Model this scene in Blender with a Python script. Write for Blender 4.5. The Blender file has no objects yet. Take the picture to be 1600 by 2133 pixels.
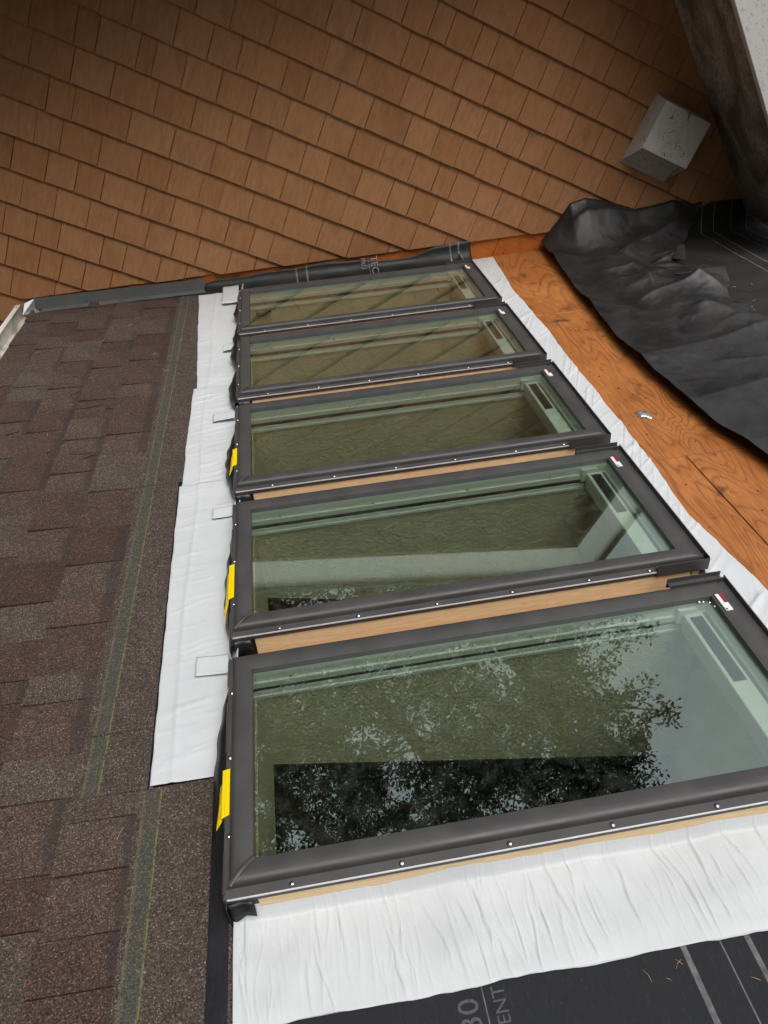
import bpy, bmesh, math, random
import numpy as np
from mathutils import Vector, Matrix
random.seed(11); rng = np.random.default_rng(5)
S = bpy.context.scene
COL = S.collection

# ------------------------------------------------------------------ camera, sky, sun, exposure
TH = 0.4589                      # pitch of the lower roof
YW = 3.2825                      # face of the shingled wall
RC = ((0.91509034, -0.14788164, 0.37515421), (0.22853269, -0.5763157, -0.78462285), (0.33223858, 0.8037358, -0.49358514))
cam = bpy.data.cameras.new('camera'); co = bpy.data.objects.new('camera', cam); COL.objects.link(co)
cm = Matrix((( RC[0][0], -RC[1][0], -RC[2][0], -0.1172), (RC[0][1], -RC[1][1], -RC[2][1], -0.6583), (RC[0][2], -RC[1][2], -RC[2][2], 1.31), (0, 0, 0, 1)))
co.matrix_world = cm
cam.sensor_fit = 'HORIZONTAL'; cam.sensor_width = 36; cam.lens = 1549.53 / 1600 * 36
cam.clip_start = 0.02; cam.clip_end = 2000
S.camera = co
W = bpy.data.worlds.new('World'); S.world = W; W.use_nodes = True
wn = W.node_tree; bg = wn.nodes['Background']
sky = wn.nodes.new('ShaderNodeTexSky'); sky.sky_type = 'NISHITA'; sky.sun_disc = False
SUN_EL, SUN_AZ = math.radians(64), math.radians(212)      # azimuth clockwise from +y
sky.sun_elevation = SUN_EL; sky.sun_rotation = SUN_AZ
sky.air_density = 1.0; sky.dust_density = 7.0; sky.ozone_density = 1.0
hsv = wn.nodes.new('ShaderNodeHueSaturation'); hsv.inputs['Saturation'].default_value = 0.16
wn.links.new(sky.outputs[0], hsv.inputs['Color']); wn.links.new(hsv.outputs[0], bg.inputs['Color'])
bg.inputs['Strength'].default_value = 0.15
sl = bpy.data.lights.new('sun', 'SUN'); sl.energy = 0.5; sl.angle = math.radians(50); sl.color = (1.0, 0.97, 0.93)
so = bpy.data.objects.new('sun', sl); COL.objects.link(so)
sd = Vector((math.sin(SUN_AZ) * math.cos(SUN_EL), math.cos(SUN_AZ) * math.cos(SUN_EL), math.sin(SUN_EL)))
so.rotation_euler = sd.to_track_quat('Z', 'Y').to_euler(); so.location = (0, 0, 30)
S.view_settings.view_transform = 'Standard'; S.view_settings.look = 'None'
S.view_settings.exposure = 0.26; S.view_settings.gamma = 1.0
S.cycles.transparent_max_bounces = 24; S.cycles.max_bounces = 10

ROOF = Matrix.Rotation(-TH, 4, 'Y')          # roof frame: x up the slope, y to the wall, z off the roof
DECK = -0.074
CT, ST = math.cos(TH), math.sin(TH)

# ------------------------------------------------------------------ helpers
def link(o, parent=None):
    COL.objects.link(o)
    if parent is not None: o.parent = parent
    return o
def tag(o, label=None, cat=None, group=None, kind=None):
    if label: o['label'] = label
    if cat: o['category'] = cat
    if group: o['group'] = group
    if kind: o['kind'] = kind
    return o
def mk(name, V, F, mat, parent=None, smooth=None, mi=None):
    me = bpy.data.meshes.new(name)
    me.from_pydata([tuple(v) for v in V], [], [tuple(f) for f in F])
    for m in (mat if isinstance(mat, (list, tuple)) else [mat]): me.materials.append(m)
    if mi is not None: me.polygons.foreach_set('material_index', mi)
    if smooth is not None:
        me.polygons.foreach_set('use_smooth', [True] * len(me.polygons))
        if smooth < 179: me.set_sharp_from_angle(angle=math.radians(smooth))
    me.update()
    return link(bpy.data.objects.new(name, me), parent)
def empty(name, mat4, parent=None):
    o = bpy.data.objects.new(name, None); o.empty_display_size = 0.1; link(o, parent); o.matrix_local = mat4; return o
def roof_at(u, v, n): return ROOF @ Matrix.Translation((u, v, n))
class MB:
    def __init__(s): s.V = []; s.F = []; s.I = []
    def add(s, V, F, i=0):
        b = len(s.V); s.V += [tuple(v) for v in V]; s.F += [tuple(b + k for k in f) for f in F]; s.I += [i] * len(F); return s
    def box(s, x0, x1, y0, y1, z0, z1, i=0):
        return s.add([(x, y, z) for z in (z0, z1) for y in (y0, y1) for x in (x0, x1)], BF, i)
    def hexa(s, P, i=0): return s.add(P, BF, i)      # 8 corners in box order
    def tube(s, pts, rad, seg=7, i=0, cap=True):
        pts = [Vector(p) for p in pts]; V = []; n = len(pts)
        for k, p in enumerate(pts):
            d = (pts[min(k + 1, n - 1)] - pts[max(k - 1, 0)]).normalized()
            a = d.orthogonal().normalized(); b = d.cross(a)
            r = rad[k] if hasattr(rad, '__len__') else rad
            V += [p + (a * math.cos(t) + b * math.sin(t)) * r for t in [2 * math.pi * j / seg for j in range(seg)]]
        F = [(k * seg + j, k * seg + (j + 1) % seg, (k + 1) * seg + (j + 1) % seg, (k + 1) * seg + j) for k in range(n - 1) for j in range(seg)]
        if cap: F += [tuple(range(seg))[::-1], tuple((n - 1) * seg + j for j in range(seg))]
        return s.add(V, F, i)
    def build(s, name, mat, parent=None, smooth=None, shift=None):
        V = s.V if shift is None else [(a + shift[0], b + shift[1], c + shift[2]) for a, b, c in s.V]
        return mk(name, V, s.F, mat, parent, smooth, s.I if isinstance(mat, (list, tuple)) else None)
BF = [(0, 2, 3, 1), (4, 5, 7, 6), (0, 1, 5, 4), (2, 6, 7, 3), (0, 4, 6, 2), (1, 3, 7, 5)]
def bevel(o, w, seg=1):
    m = o.modifiers.new('bevel', 'BEVEL'); m.width = w; m.segments = seg; m.limit_method = 'ANGLE'; return o
def solid(o, t):
    m = o.modifiers.new('solid', 'SOLIDIFY'); m.thickness = t; m.offset = -1; return o
def grid(name, X, Y, Z, mat, parent=None, thick=None, smooth=179):
    a, b = X.shape
    V = np.stack([X.ravel(), Y.ravel(), Z.ravel()], 1).tolist()
    idx = np.arange(a * b).reshape(a, b)
    F = np.stack([idx[:-1, :-1].ravel(), idx[1:, :-1].ravel(), idx[1:, 1:].ravel(), idx[:-1, 1:].ravel()], 1).tolist()
    o = mk(name, V, F, mat, parent, smooth)
    if thick: solid(o, thick)
    return o
_nz = {}
def fbm(X, Y, scale, seed=0, octv=3):
    """smooth value noise on arrays"""
    out = np.zeros_like(X); amp = 1.0
    for k in range(octv):
        x = X * scale * 2 ** k + 37.2 * seed + 11 * k; y = Y * scale * 2 ** k + 17.9 * seed + 5 * k
        xi = np.floor(x).astype(int); yi = np.floor(y).astype(int); fx = x - xi; fy = y - yi
        fx = fx * fx * (3 - 2 * fx); fy = fy * fy * (3 - 2 * fy)
        def h(i, j):
            q = (i * 374761393 + j * 668265263 + seed * 974711) & 0x7fffffff
            q = ((q ^ (q >> 13)) * 1274126177) & 0x7fffffff
            return (q ^ (q >> 16)) / 0x7fffffff * 2 - 1
        out += amp * ((h(xi, yi) * (1 - fx) + h(xi + 1, yi) * fx) * (1 - fy) + (h(xi, yi + 1) * (1 - fx) + h(xi + 1, yi + 1) * fx) * fy)
        amp *= 0.5
    return out

# ------------------------------------------------------------------ materials
class Mat:
    def __init__(s, name, rough=0.7, metal=0.0, spec=0.5):
        s.m = bpy.data.materials.new(name); s.m.use_nodes = True
        s.t = s.m.node_tree; s.b = s.t.nodes['Principled BSDF']
        s.b.inputs['Roughness'].default_value = rough; s.b.inputs['Metallic'].default_value = metal
        s.b.inputs['Specular IOR Level'].default_value = spec
        s._tc = None; s._oi = None
    def n(s, typ, inp=None, **kw):
        nd = s.t.nodes.new('ShaderNode' + typ)
        for k, v in kw.items(): setattr(nd, k, v)
        for k, v in (inp or {}).items(): s.set(nd.inputs[k], v)
        return nd
    def set(s, sock, v):
        if isinstance(v, bpy.types.NodeSocket): s.t.links.new(v, sock)
        elif hasattr(v, '__len__') and len(v) == 3 and sock.type == 'RGBA': sock.default_value = (*v, 1)
        else: sock.default_value = v
    @property
    def obj(s):
        if s._tc is None: s._tc = s.n('TexCoord')
        return s._tc.outputs['Object']
    @property
    def gen(s):
        if s._tc is None: s._tc = s.n('TexCoord')
        return s._tc.outputs['Generated']
    @property
    def rnd(s):
        if s._oi is None: s._oi = s.n('ObjectInfo')
        return s._oi.outputs['Random']
    def map(s, scale=(1, 1, 1), loc=(0, 0, 0), src=None, off=None):
        src = src or s.obj
        if off is not None:
            src = s.n('VectorMath', {0: src, 1: off}, operation='ADD').outputs[0]
        return s.n('Mapping', {'Vector': src, 'Scale': scale, 'Location': loc}).outputs[0]
    def noise(s, scale, vec=None, detail=3, dist=0.0, rough=0.55):
        return s.n('TexNoise', {'Vector': vec or s.obj, 'Scale': scale, 'Detail': detail, 'Distortion': dist, 'Roughness': rough}).outputs['Fac']
    def vor(s, scale, vec=None, out='Color', feature='F1'):
        return s.n('TexVoronoi', {'Vector': vec or s.obj, 'Scale': scale}, feature=feature).outputs[out]
    def ramp(s, fac, stops, interp='LINEAR'):
        r = s.n('ValToRGB'); r.color_ramp.interpolation = interp; e = r.color_ramp.elements
        while len(e) < len(stops): e.new(0.5)
        for k, (p, c) in enumerate(stops):
            e[k].position = p; e[k].color = (*c, 1) if hasattr(c, '__len__') else (c, c, c, 1)
        s.set(r.inputs[0], fac); return r.outputs[0]
    def math(s, op, a, b=0.0, c=0.0, clamp=False):
        nd = s.n('Math', operation=op); nd.use_clamp = clamp
        s.set(nd.inputs[0], a); s.set(nd.inputs[1], b); s.set(nd.inputs[2], c); return nd.outputs[0]
    def mix(s, fac, a, b, blend='MIX'):
        nd = s.n('Mix', data_type='RGBA', blend_type=blend)
        s.set(nd.inputs[0], fac); s.set(nd.inputs[6], a); s.set(nd.inputs[7], b); return nd.outputs[2]
    def sep(s, v=None): return s.n('SeparateXYZ', {0: v or s.obj}).outputs
    def color(s, c): s.set(s.b.inputs['Base Color'], c); return s
    def rough(s, r): s.set(s.b.inputs['Roughness'], r); return s
    def bump(s, h, dist=0.001, strength=1.0):
        bp = s.n('Bump', {'Height': h, 'Distance': dist, 'Strength': strength})
        prev = s.b.inputs['Normal']
        if prev.is_linked: s.t.links.new(prev.links[0].from_socket, bp.inputs['Normal'])
        s.t.links.new(bp.outputs[0], s.b.inputs['Normal']); return s
def plain(name, c, rough=0.6, metal=0.0, var=0.12, scale=8.0, bump=0.0, bscale=120.0, spec=0.5):
    m = Mat(name, rough, metal, spec)
    f = m.noise(scale, detail=4)
    m.color(m.mix(f, [x * (1 - var) for x in c], [min(1, x * (1 + var)) for x in c]))
    if bump: m.bump(m.noise(bscale, detail=2), bump)
    return m.m

# cedar shingles
m = Mat('stained_cedar', 0.75, spec=0.25)
isl = m.n('NewGeometry').outputs['Random Per Island']
rr = m.math('FRACT', m.math('ADD', m.rnd, isl))
offv = m.n('CombineXYZ', {0: m.math('MULTIPLY', rr, 37.0), 1: 0.0, 2: m.math('MULTIPLY', rr, 19.0)}).outputs[0]
g = m.map((1, 1, 0.16), off=offv)
fine = m.noise(95, g, 4, 0.6)
blot = m.noise(5.0, m.map((1, 1, 0.7), off=offv), 3, 0.4)
fig = m.noise(13, m.map((1, 1, 0.28), off=offv), 2, 1.8)
base = m.ramp(rr, [(0.0, (0.34, 0.155, 0.066)), (0.25, (0.38, 0.180, 0.079)), (0.5, (0.38, 0.186, 0.085)), (0.75, (0.41, 0.20, 0.090)), (1.0, (0.355, 0.163, 0.068))])
c = m.mix(m.ramp(fine, [(0.35, 0.0), (0.65, 1.0)]), m.mix(1.0, base, (0.84, 0.82, 0.80), 'MULTIPLY'), base)
c = m.mix(m.ramp(fig, [(0.52, 0.0), (0.66, 0.22)]), c, (0.22, 0.085, 0.033))
c = m.mix(m.ramp(blot, [(0.58, 0.0), (0.8, 0.45)]), c, (0.16, 0.075, 0.032))
c = m.mix(m.ramp(m.noise(420, None, 1), [(0.66, 0.0), (0.8, 0.4)]), c, (0.1, 0.04, 0.02))
m.color(c); m.bump(fine, 0.0006, 0.7); m.bump(fig, 0.0012, 0.4); CEDAR = m.m

# plywood (rotary cut veneer, contour-line figure)
def plywood(name, base, dark, s=1.0, along_y=True, knots=True):
    m = Mat(name, 0.6, spec=0.35)
    sc = (3.4 * s, 0.75 * s, 1) if along_y else (0.75 * s, 1, 3.4 * s)
    oo = m.n('CombineXYZ', {0: m.math('MULTIPLY', m.rnd, 3.0), 1: m.math('MULTIPLY', m.rnd, 7.0), 2: 0.0}).outputs[0]
    f = m.noise(1.0, m.map(sc, (3.1, 1.7, 0.4), off=oo), 2, 0.5)
    big = m.math('FRACT', m.math('MULTIPLY', f, 30.0))
    ring = m.ramp(big, [(0.0, 1.0), (0.10, 0.75), (0.26, 0.14), (0.8, 0.0), (0.94, 0.35), (1.0, 1.0)])
    near = m.noise(2.1, m.map((1, 0.6, 1), (7, 2, 1)), 2)
    ring = m.math('MULTIPLY', ring, m.ramp(near, [(0.35, 0.3), (0.6, 1.0)]))
    grain = m.noise(150, m.map((1, 0.07, 1) if along_y else (0.07, 1, 1)), 3)
    blot = m.noise(3.5, None, 4, 0.3)
    c = m.mix(m.ramp(blot, [(0.3, 0.0), (0.7, 1.0)]), base, [base[0] * 1.25, base[1] * 1.4, base[2] * 1.5])
    c = m.mix(m.math('MULTIPLY', ring, 0.62), c, dark)
    c = m.mix(m.math('MULTIPLY', m.ramp(grain, [(0.4, 0.0), (0.65, 1.0)]), 0.42), c, dark)
    st = m.noise(9, None, 5, 0.4)
    c = m.mix(m.ramp(st, [(0.60, 0.0), (0.70, 0.75)]), c, (0.05, 0.025, 0.012))
    c = m.mix(m.ramp(m.noise(70, m.map((1, 0.35, 1)), 3, 0.5), [(0.66, 0.0), (0.74, 0.7)]), c, (0.06, 0.022, 0.01))
    scuff = m.noise(24, m.map((1, 0.3, 1)), 4, 0.8)
    c = m.mix(m.ramp(scuff, [(0.68, 0.0), (0.8, 0.45)]), c, (0.62, 0.46, 0.34))
    m.color(c); m.bump(grain, 0.0006, 0.5); m.bump(ring, -0.0012, 0.5)
    m.rough(m.ramp(blot, [(0.3, 0.45), (0.7, 0.75)]))
    return m.m
PLY = plywood('roof_plywood', (0.37, 0.125, 0.030), (0.13, 0.036, 0.010))
PLYW = plywood('wall_sheathing_plywood', (0.42, 0.115, 0.018), (0.24, 0.05, 0.008), 0.5, False)

# asphalt granules
def asphalt(name, flat=None, printed_band=True):
    m = Mat(name, 0.9, spec=0.25)
    if flat is None:
        tone = m.ramp(m.rnd, [(0.0, (0.060, 0.036, 0.029)), (0.2, (0.088, 0.058, 0.047)), (0.42, (0.090, 0.070, 0.055)), (0.58, (0.076, 0.050, 0.039)), (0.8, (0.066, 0.039, 0.031)), (1.0, (0.094, 0.074, 0.060))])
    else: tone = flat
    mott = m.noise(11, None, 3)
    tone = m.mix(1.0, tone, m.ramp(mott, [(0.3, 0.74), (0.7, 0.98)]), 'MULTIPLY')
    v1 = m.vor(430, None, 'Color'); s1 = m.sep(v1)
    gran = m.ramp(s1[0], [(0.0, 0.35), (0.3, 0.75), (0.65, 1.1), (0.86, 1.45), (0.95, 2.3), (1.0, 3.4)])
    c = m.mix(1.0, tone, gran, 'MULTIPLY')
    c = m.mix(m.ramp(s1[1], [(0.9, 0.0), (0.93, 0.5)], 'CONSTANT'), c, (0.15, 0.075, 0.045))
    c = m.mix(m.ramp(s1[2], [(0.86, 0.0), (0.9, 0.5)], 'CONSTANT'), c, (0.03, 0.028, 0.026))
    if printed_band:
        band = m.ramp(m.sep()[0], [(0.0, 0.0), (0.122, 0.0), (0.130, 1.0), (1.0, 1.0)])  # darker granules printed along the upper edge of some tabs
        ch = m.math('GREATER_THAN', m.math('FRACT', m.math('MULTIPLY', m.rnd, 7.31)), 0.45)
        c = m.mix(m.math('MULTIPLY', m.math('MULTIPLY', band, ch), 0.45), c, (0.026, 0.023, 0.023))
    m.color(c)
    d = m.vor(430, None, 'Distance')
    m.bump(m.math('SUBTRACT', 1.0, d), 0.0011, 1.0)
    return m.m
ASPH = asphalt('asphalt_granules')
ASPH2 = asphalt('asphalt_headlap', (0.082, 0.064, 0.053), False)
# nail strip: green grey film with a broken yellow line on both edges
m = Mat('nail_strip_film', 0.85, spec=0.3)
x = m.sep()[0]
sp = m.vor(430, None, 'Color'); s1 = m.sep(sp)
c = m.mix(1.0, (0.068, 0.063, 0.050), m.ramp(s1[0], [(0.0, 0.55), (0.7, 1.05), (0.95, 1.5), (1.0, 2.4)]), 'MULTIPLY')
mott = m.noise(60, m.map((1, 0.2, 1)), 3)
e1 = m.ramp(x, [(0.0, 1.0), (0.0035, 1.0), (0.006, 0.0), (1.0, 0.0)]); e2 = m.ramp(x, [(0.0, 0.0), (0.0315, 0.0), (0.0345, 1.0), (1.0, 1.0)])
dash = m.ramp(m.noise(95, m.map((0.25, 1, 1)), 3), [(0.40, 0.0), (0.5, 1.0)])
c = m.mix(m.math('MULTIPLY', m.math('MULTIPLY', e2, dash), 0.6), c, (0.22, 0.22, 0.05))
dash1 = m.ramp(s1[1], [(0.35, 0.0), (0.6, 1.0)])
c = m.mix(m.math('MULTIPLY', m.math('MULTIPLY', e1, dash1), 0.55), c, (0.20, 0.16, 0.075))
m.color(c); m.bump(s1[0], 0.0008, 0.8); NAIL = m.m

# white woven membrane
m = Mat('white_membrane', 0.5, spec=0.35)
sx = m.sep()
wx = m.math('SINE', m.math('MULTIPLY', sx[0], 2200.0)); wy = m.math('SINE', m.math('MULTIPLY', sx[1], 2200.0))
weave = m.math('MAXIMUM', wx, wy)
soil = m.noise(4, None, 5, 0.4)
c = m.mix(m.ramp(soil, [(0.35, 0.0), (0.8, 1.0)]), (0.58, 0.595, 0.61), (0.51, 0.525, 0.535))
c = m.mix(m.ramp(m.noise(46, None, 3, 0.6), [(0.73, 0.0), (0.8, 0.3)]), c, (0.35, 0.33, 0.31))
c = m.mix(m.ramp(m.vor(26, None, 'Distance'), [(0.0, 0.8), (0.02, 0.8), (0.03, 0.0)]), c, (0.42, 0.40, 0.38))
m.color(c); m.bump(weave, 0.00012, 0.6); m.bump(m.noise(90, m.map((1, 0.25, 1)), 3), 0.0008, 0.5); MEMB = m.m

# black felt
def felt(name, c0, c1, rough=0.75, fib=True, lines=(), line_w=0.003, axis=0, spec=0.35):
    m = Mat(name, rough, spec=spec)
    f = m.noise(7, None, 5, 0.5)
    c = m.mix(m.ramp(f, [(0.35, 0.0), (0.7, 1.0)]), c0, c1)
    fb = m.noise(260, m.map((1, 0.3, 1)), 3)
    c = m.mix(m.ramp(fb, [(0.55, 0.0), (0.8, 0.5)]), c, [x * 2.2 for x in c1])
    c = m.mix(m.ramp(m.vor(60, None, 'Distance'), [(0.0, 0.7), (0.025, 0.7), (0.04, 0.0)]), c, (0.18, 0.165, 0.15))
    if lines:
        a = m.sep()[axis]; tot = None
        for p, w in lines:
            k = m.math('LESS_THAN', m.math('ABSOLUTE', m.math('SUBTRACT', a, p)), w)
            tot = k if tot is None else m.math('MAXIMUM', tot, k)
        wear = m.ramp(m.noise(60, None, 4), [(0.3, 0.45), (0.6, 1.0)])
        c = m.mix(m.math('MULTIPLY', m.math('MULTIPLY', tot, wear), 0.75), c, (0.19, 0.19, 0.19))
    m.color(c); m.bump(fb, 0.0007, 0.8)
    m.rough(m.ramp(f, [(0.3, rough - 0.12), (0.7, rough + 0.1)]))
    return m.m
FELT = felt('black_felt', (0.009, 0.0088, 0.009), (0.018, 0.017, 0.0165), 0.50, spec=0.6)
RUBBER = plain('black_rubber', (0.008, 0.0085, 0.009), 0.45, var=0.3, scale=30, bump=0.0006, bscale=60)
BITUM = felt('black_bitumen_strip', (0.006, 0.0065, 0.008), (0.012, 0.012, 0.014), 0.4)
PRINT = plain('grey_print', (0.075, 0.077, 0.08), 0.85, var=0.75, scale=220)

# skylight materials
m = Mat('dark_painted_aluminium', 0.42, 0.0, 0.5)
dust = m.noise(14, None, 5, 0.3)
c = m.mix(m.ramp(dust, [(0.4, 0.0), (0.75, 1.0)]), (0.050, 0.0485, 0.0485), (0.066, 0.063, 0.062))
c = m.mix(m.ramp(m.vor(70, None, 'Distance'), [(0.0, 0.5), (0.02, 0.5), (0.03, 0.0)]), c, (0.3, 0.3, 0.3))
m.color(c); m.rough(m.ramp(dust, [(0.3, 0.42), (0.7, 0.58)])); m.bump(m.noise(500, None, 1), 0.0001, 0.4); ALU = m.m
EDGE = plain('bare_aluminium_edge', (0.80, 0.80, 0.80), 0.4, 0.3, 0.1, 40)
STEEL = plain('screw_steel', (0.6, 0.6, 0.62), 0.22, 1.0, 0.1, 60)
WHITEP = plain('white_sash_paint', (0.72, 0.74, 0.72), 0.4, 0, 0.04, 10)
GASKET = plain('black_gasket', (0.010, 0.010, 0.010), 0.5, 0, 0.2, 30)
PANEL = plain('dark_solar_cell', (0.012, 0.011, 0.013), 0.25, 0, 0.3, 60)
m = Mat('pine_board', 0.55, spec=0.4)
g = m.map((0.5, 6, 6)); f = m.noise(9, g, 3, 1.2)
rg = m.ramp(m.math('FRACT', m.math('MULTIPLY', f, 7.0)), [(0.0, 1.0), (0.2, 0.35), (0.8, 0.0), (1.0, 1.0)])
c = m.mix(m.math('MULTIPLY', rg, 0.6), (0.86, 0.66, 0.40), (0.66, 0.42, 0.20))
c = m.mix(m.ramp(m.noise(160, m.map((0.06, 1, 1)), 3), [(0.4, 0.0), (0.7, 0.4)]), c, (0.62, 0.42, 0.21))
m.color(c); m.bump(rg, 0.0003, 0.5); PINE = m.m
# insulating glass: greenish clear body with a coated, mirror like surface
m = Mat('coated_glass')
lw = m.n('LayerWeight', {'Blend': 0.5}).outputs['Facing']
fr = m.math('ADD', 0.225, m.math('MULTIPLY', m.math('POWER', lw, 4.0), 0.8), clamp=True)
tr = m.n('BsdfTransparent', {'Color': (0.885, 0.93, 0.872)}); gl = m.n('BsdfGlossy', {'Color': (0.86, 1.0, 0.97), 'Roughness': 0.0})
mx = m.n('MixShader', {0: fr, 1: tr.outputs[0], 2: gl.outputs[0]})
dustf = m.math('MULTIPLY', m.ramp(m.noise(30, None, 6, 0.5), [(0.45, 0.0), (0.9, 1.0)]), 0.03)
dd = m.n('BsdfDiffuse', {'Color': (0.6, 0.6, 0.58)})
mx2 = m.n('MixShader', {0: dustf, 1: mx.outputs[0], 2: dd.outputs[0]})
m.t.links.new(mx2.outputs[0], m.t.nodes['Material Output'].inputs['Surface']); GLASS = m.m
# textured drywall
m = Mat('textured_drywall', 0.8, spec=0.3)
kn = m.noise(48, m.map((1, 1, 1.3)), 4, 1.6, 0.6)
m.color(m.mix(m.noise(3), (0.66, 0.60, 0.43), (0.72, 0.65, 0.47))); m.bump(m.ramp(kn, [(0.42, 0.0), (0.6, 1.0)]), 0.0035, 0.9); DRYW = m.m
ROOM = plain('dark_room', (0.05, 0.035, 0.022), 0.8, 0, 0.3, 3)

YELL = Mat('yellow_tag', 0.5); a = YELL.sep()
ln = YELL.ramp(YELL.noise(420, YELL.map((1, 0.25, 1)), 2), [(0.54, 0.0), (0.58, 1.0)])
YPLAIN = plain('yellow_label', (0.86, 0.64, 0.0), 0.45, 0, 0.06, 20)
YELL.color(YELL.mix(YELL.math('MULTIPLY', ln, 0.45), (0.80, 0.56, 0.0), (0.09, 0.06, 0.01))); YELL = YELL.m
STICK = Mat('sticker_white', 0.4)
ln = STICK.ramp(STICK.math('SINE', STICK.math('MULTIPLY', STICK.sep()[0], 2200.0)), [(0.55, 0.0), (0.75, 1.0)])
ln = STICK.math('MULTIPLY', ln, STICK.ramp(STICK.noise(300, STICK.map((0.2, 1, 1)), 2), [(0.45, 0.0), (0.55, 0.8)]))
STICK.color(STICK.mix(ln, (0.80, 0.80, 0.80), (0.12, 0.12, 0.12))); STICK = STICK.m
RED = plain('sticker_red', (0.24, 0.018, 0.03), 0.4, 0, 0.25, 300)

# galvanised flashing, gutter, weathered timber, vent
m = Mat('dark_flashing_metal', 0.5, 0.25)
m.color(m.mix(m.noise(9, None, 4), (0.105, 0.11, 0.11), (0.17, 0.175, 0.17))); m.rough(m.ramp(m.noise(5, None, 3), [(0.3, 0.35), (0.7, 0.55)])); FLASH = m.m
BRIGHT = plain('bright_sheet_metal', (0.72, 0.74, 0.76), 0.3, 0.8, 0.1, 20)
m = Mat('dirty_white_gutter', 0.5)
f = m.noise(16, m.map((1, 0.5, 1)), 5, 0.5)
c = m.mix(m.ramp(f, [(0.42, 0.0), (0.66, 1.0)]), (0.62, 0.59, 0.53), (0.30, 0.265, 0.20))
c = m.mix(m.ramp(m.noise(5, None, 4), [(0.58, 0.0), (0.7, 0.6)]), c, (0.22, 0.20, 0.075)); m.color(c); GUT = m.m
GUTW = plain('white_gutter_lip', (0.74, 0.73, 0.70), 0.45, 0, 0.12, 40)
m = Mat('weathered_board', 0.85, spec=0.2)
g = m.noise(70, m.map((0.06, 1, 1)), 5, 0.8); b2 = m.noise(4.5, m.map((0.5, 1, 1)), 4, 0.8)
c = m.mix(m.ramp(g, [(0.35, 0.0), (0.7, 1.0)]), (0.21, 0.18, 0.15), (0.48, 0.44, 0.39))
c = m.mix(m.ramp(b2, [(0.4, 0.0), (0.62, 0.85)]), c, (0.10, 0.08, 0.065))
c = m.mix(m.ramp(m.noise(45, m.map((0.3, 1, 1)), 4), [(0.66, 0.0), (0.74, 0.8)]), c, (0.34, 0.31, 0.27))
m.color(c); m.bump(g, 0.0018, 0.8); WEATH = m.m
RAKE = Mat('weathered_white_paint', 0.6)
f_ = RAKE.noise(90, None, 5, 0.6)
RAKE.color(RAKE.mix(RAKE.ramp(f_, [(0.56, 0.0), (0.68, 0.75)]), (0.62, 0.61, 0.59), (0.34, 0.325, 0.30))); RAKE.bump(f_, 0.001, 0.5); RAKE = RAKE.m
SOFF = plain('soffit_boards', (0.20, 0.16, 0.12), 0.8, 0, 0.25, 6, 0.001, 40)
m = Mat('vent_paint', 0.5)
c = m.mix(m.noise(10, None, 4), (0.40, 0.385, 0.35), (0.48, 0.465, 0.43))
c = m.mix(m.ramp(m.noise(28, None, 5, 1.2), [(0.62, 0.0), (0.68, 0.85)]), c, (0.07, 0.055, 0.03))
c = m.mix(m.ramp(m.vor(120, None, 'Distance'), [(0.0, 0.8), (0.09, 0.8), (0.12, 0.0)]), c, (0.25, 0.22, 0.17)); m.color(c); VENT = m.m
TWIG = plain('dark_twig', (0.035, 0.022, 0.015), 0.85, 0, 0.3, 60)
NEEDLE = plain('dry_needle', (0.42, 0.28, 0.14), 0.7, 0, 0.3, 60)
COBW = plain('grey_cobweb', (0.16, 0.13, 0.10), 0.9, 0, 0.3, 80)
BARK = plain('fir_bark', (0.06, 0.043, 0.032), 0.9, 0, 0.3, 8, 0.01, 30)
m = Mat('fir_needles', 0.6, spec=0.3)
m.color(m.ramp(m.n('NewGeometry').outputs['Random Per Island'], [(0.0, (0.020, 0.040, 0.016)), (0.5, (0.035, 0.062, 0.022)), (1.0, (0.06, 0.095, 0.032))])); FIR = m.m

# ------------------------------------------------------------------ ground and room below
g = mk('ground', [(-900, -900, -4.2), (900, -900, -4.2), (900, 900, -4.2), (-900, 900, -4.2)], [(0, 1, 2, 3)], plain('forest_floor', (0.06, 0.055, 0.03), 0.95, 0, 0.4, 0.8))
tag(g, kind='structure')
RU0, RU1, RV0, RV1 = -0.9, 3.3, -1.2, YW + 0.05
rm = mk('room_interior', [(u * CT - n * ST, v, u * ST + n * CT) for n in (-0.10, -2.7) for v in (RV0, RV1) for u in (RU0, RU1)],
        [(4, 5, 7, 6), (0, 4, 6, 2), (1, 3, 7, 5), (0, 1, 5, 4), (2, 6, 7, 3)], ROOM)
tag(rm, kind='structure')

# ------------------------------------------------------------------ shingled wall
def clip(poly, a, b, c):
    """keep a*x + b*z + c >= 0"""
    out = []
    for i in range(len(poly)):
        p, q = poly[i], poly[(i + 1) % len(poly)]
        dp = a * p[0] + b * p[1] + c; dq = a * q[0] + b * q[1] + c
        if dp >= 0: out.append(p)
        if (dp >= 0) != (dq >= 0):
            t = dp / (dp - dq); out.append((p[0] + (q[0] - p[0]) * t, p[1] + (q[1] - p[1]) * t))
    return out
SLOPE = math.tan(TH)
wall = empty('shingled_wall', Matrix.Translation((0, YW, 0)))
tag(wall, 'tall wall of brown stained cedar shingles behind the five skylights', 'wall')
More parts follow.
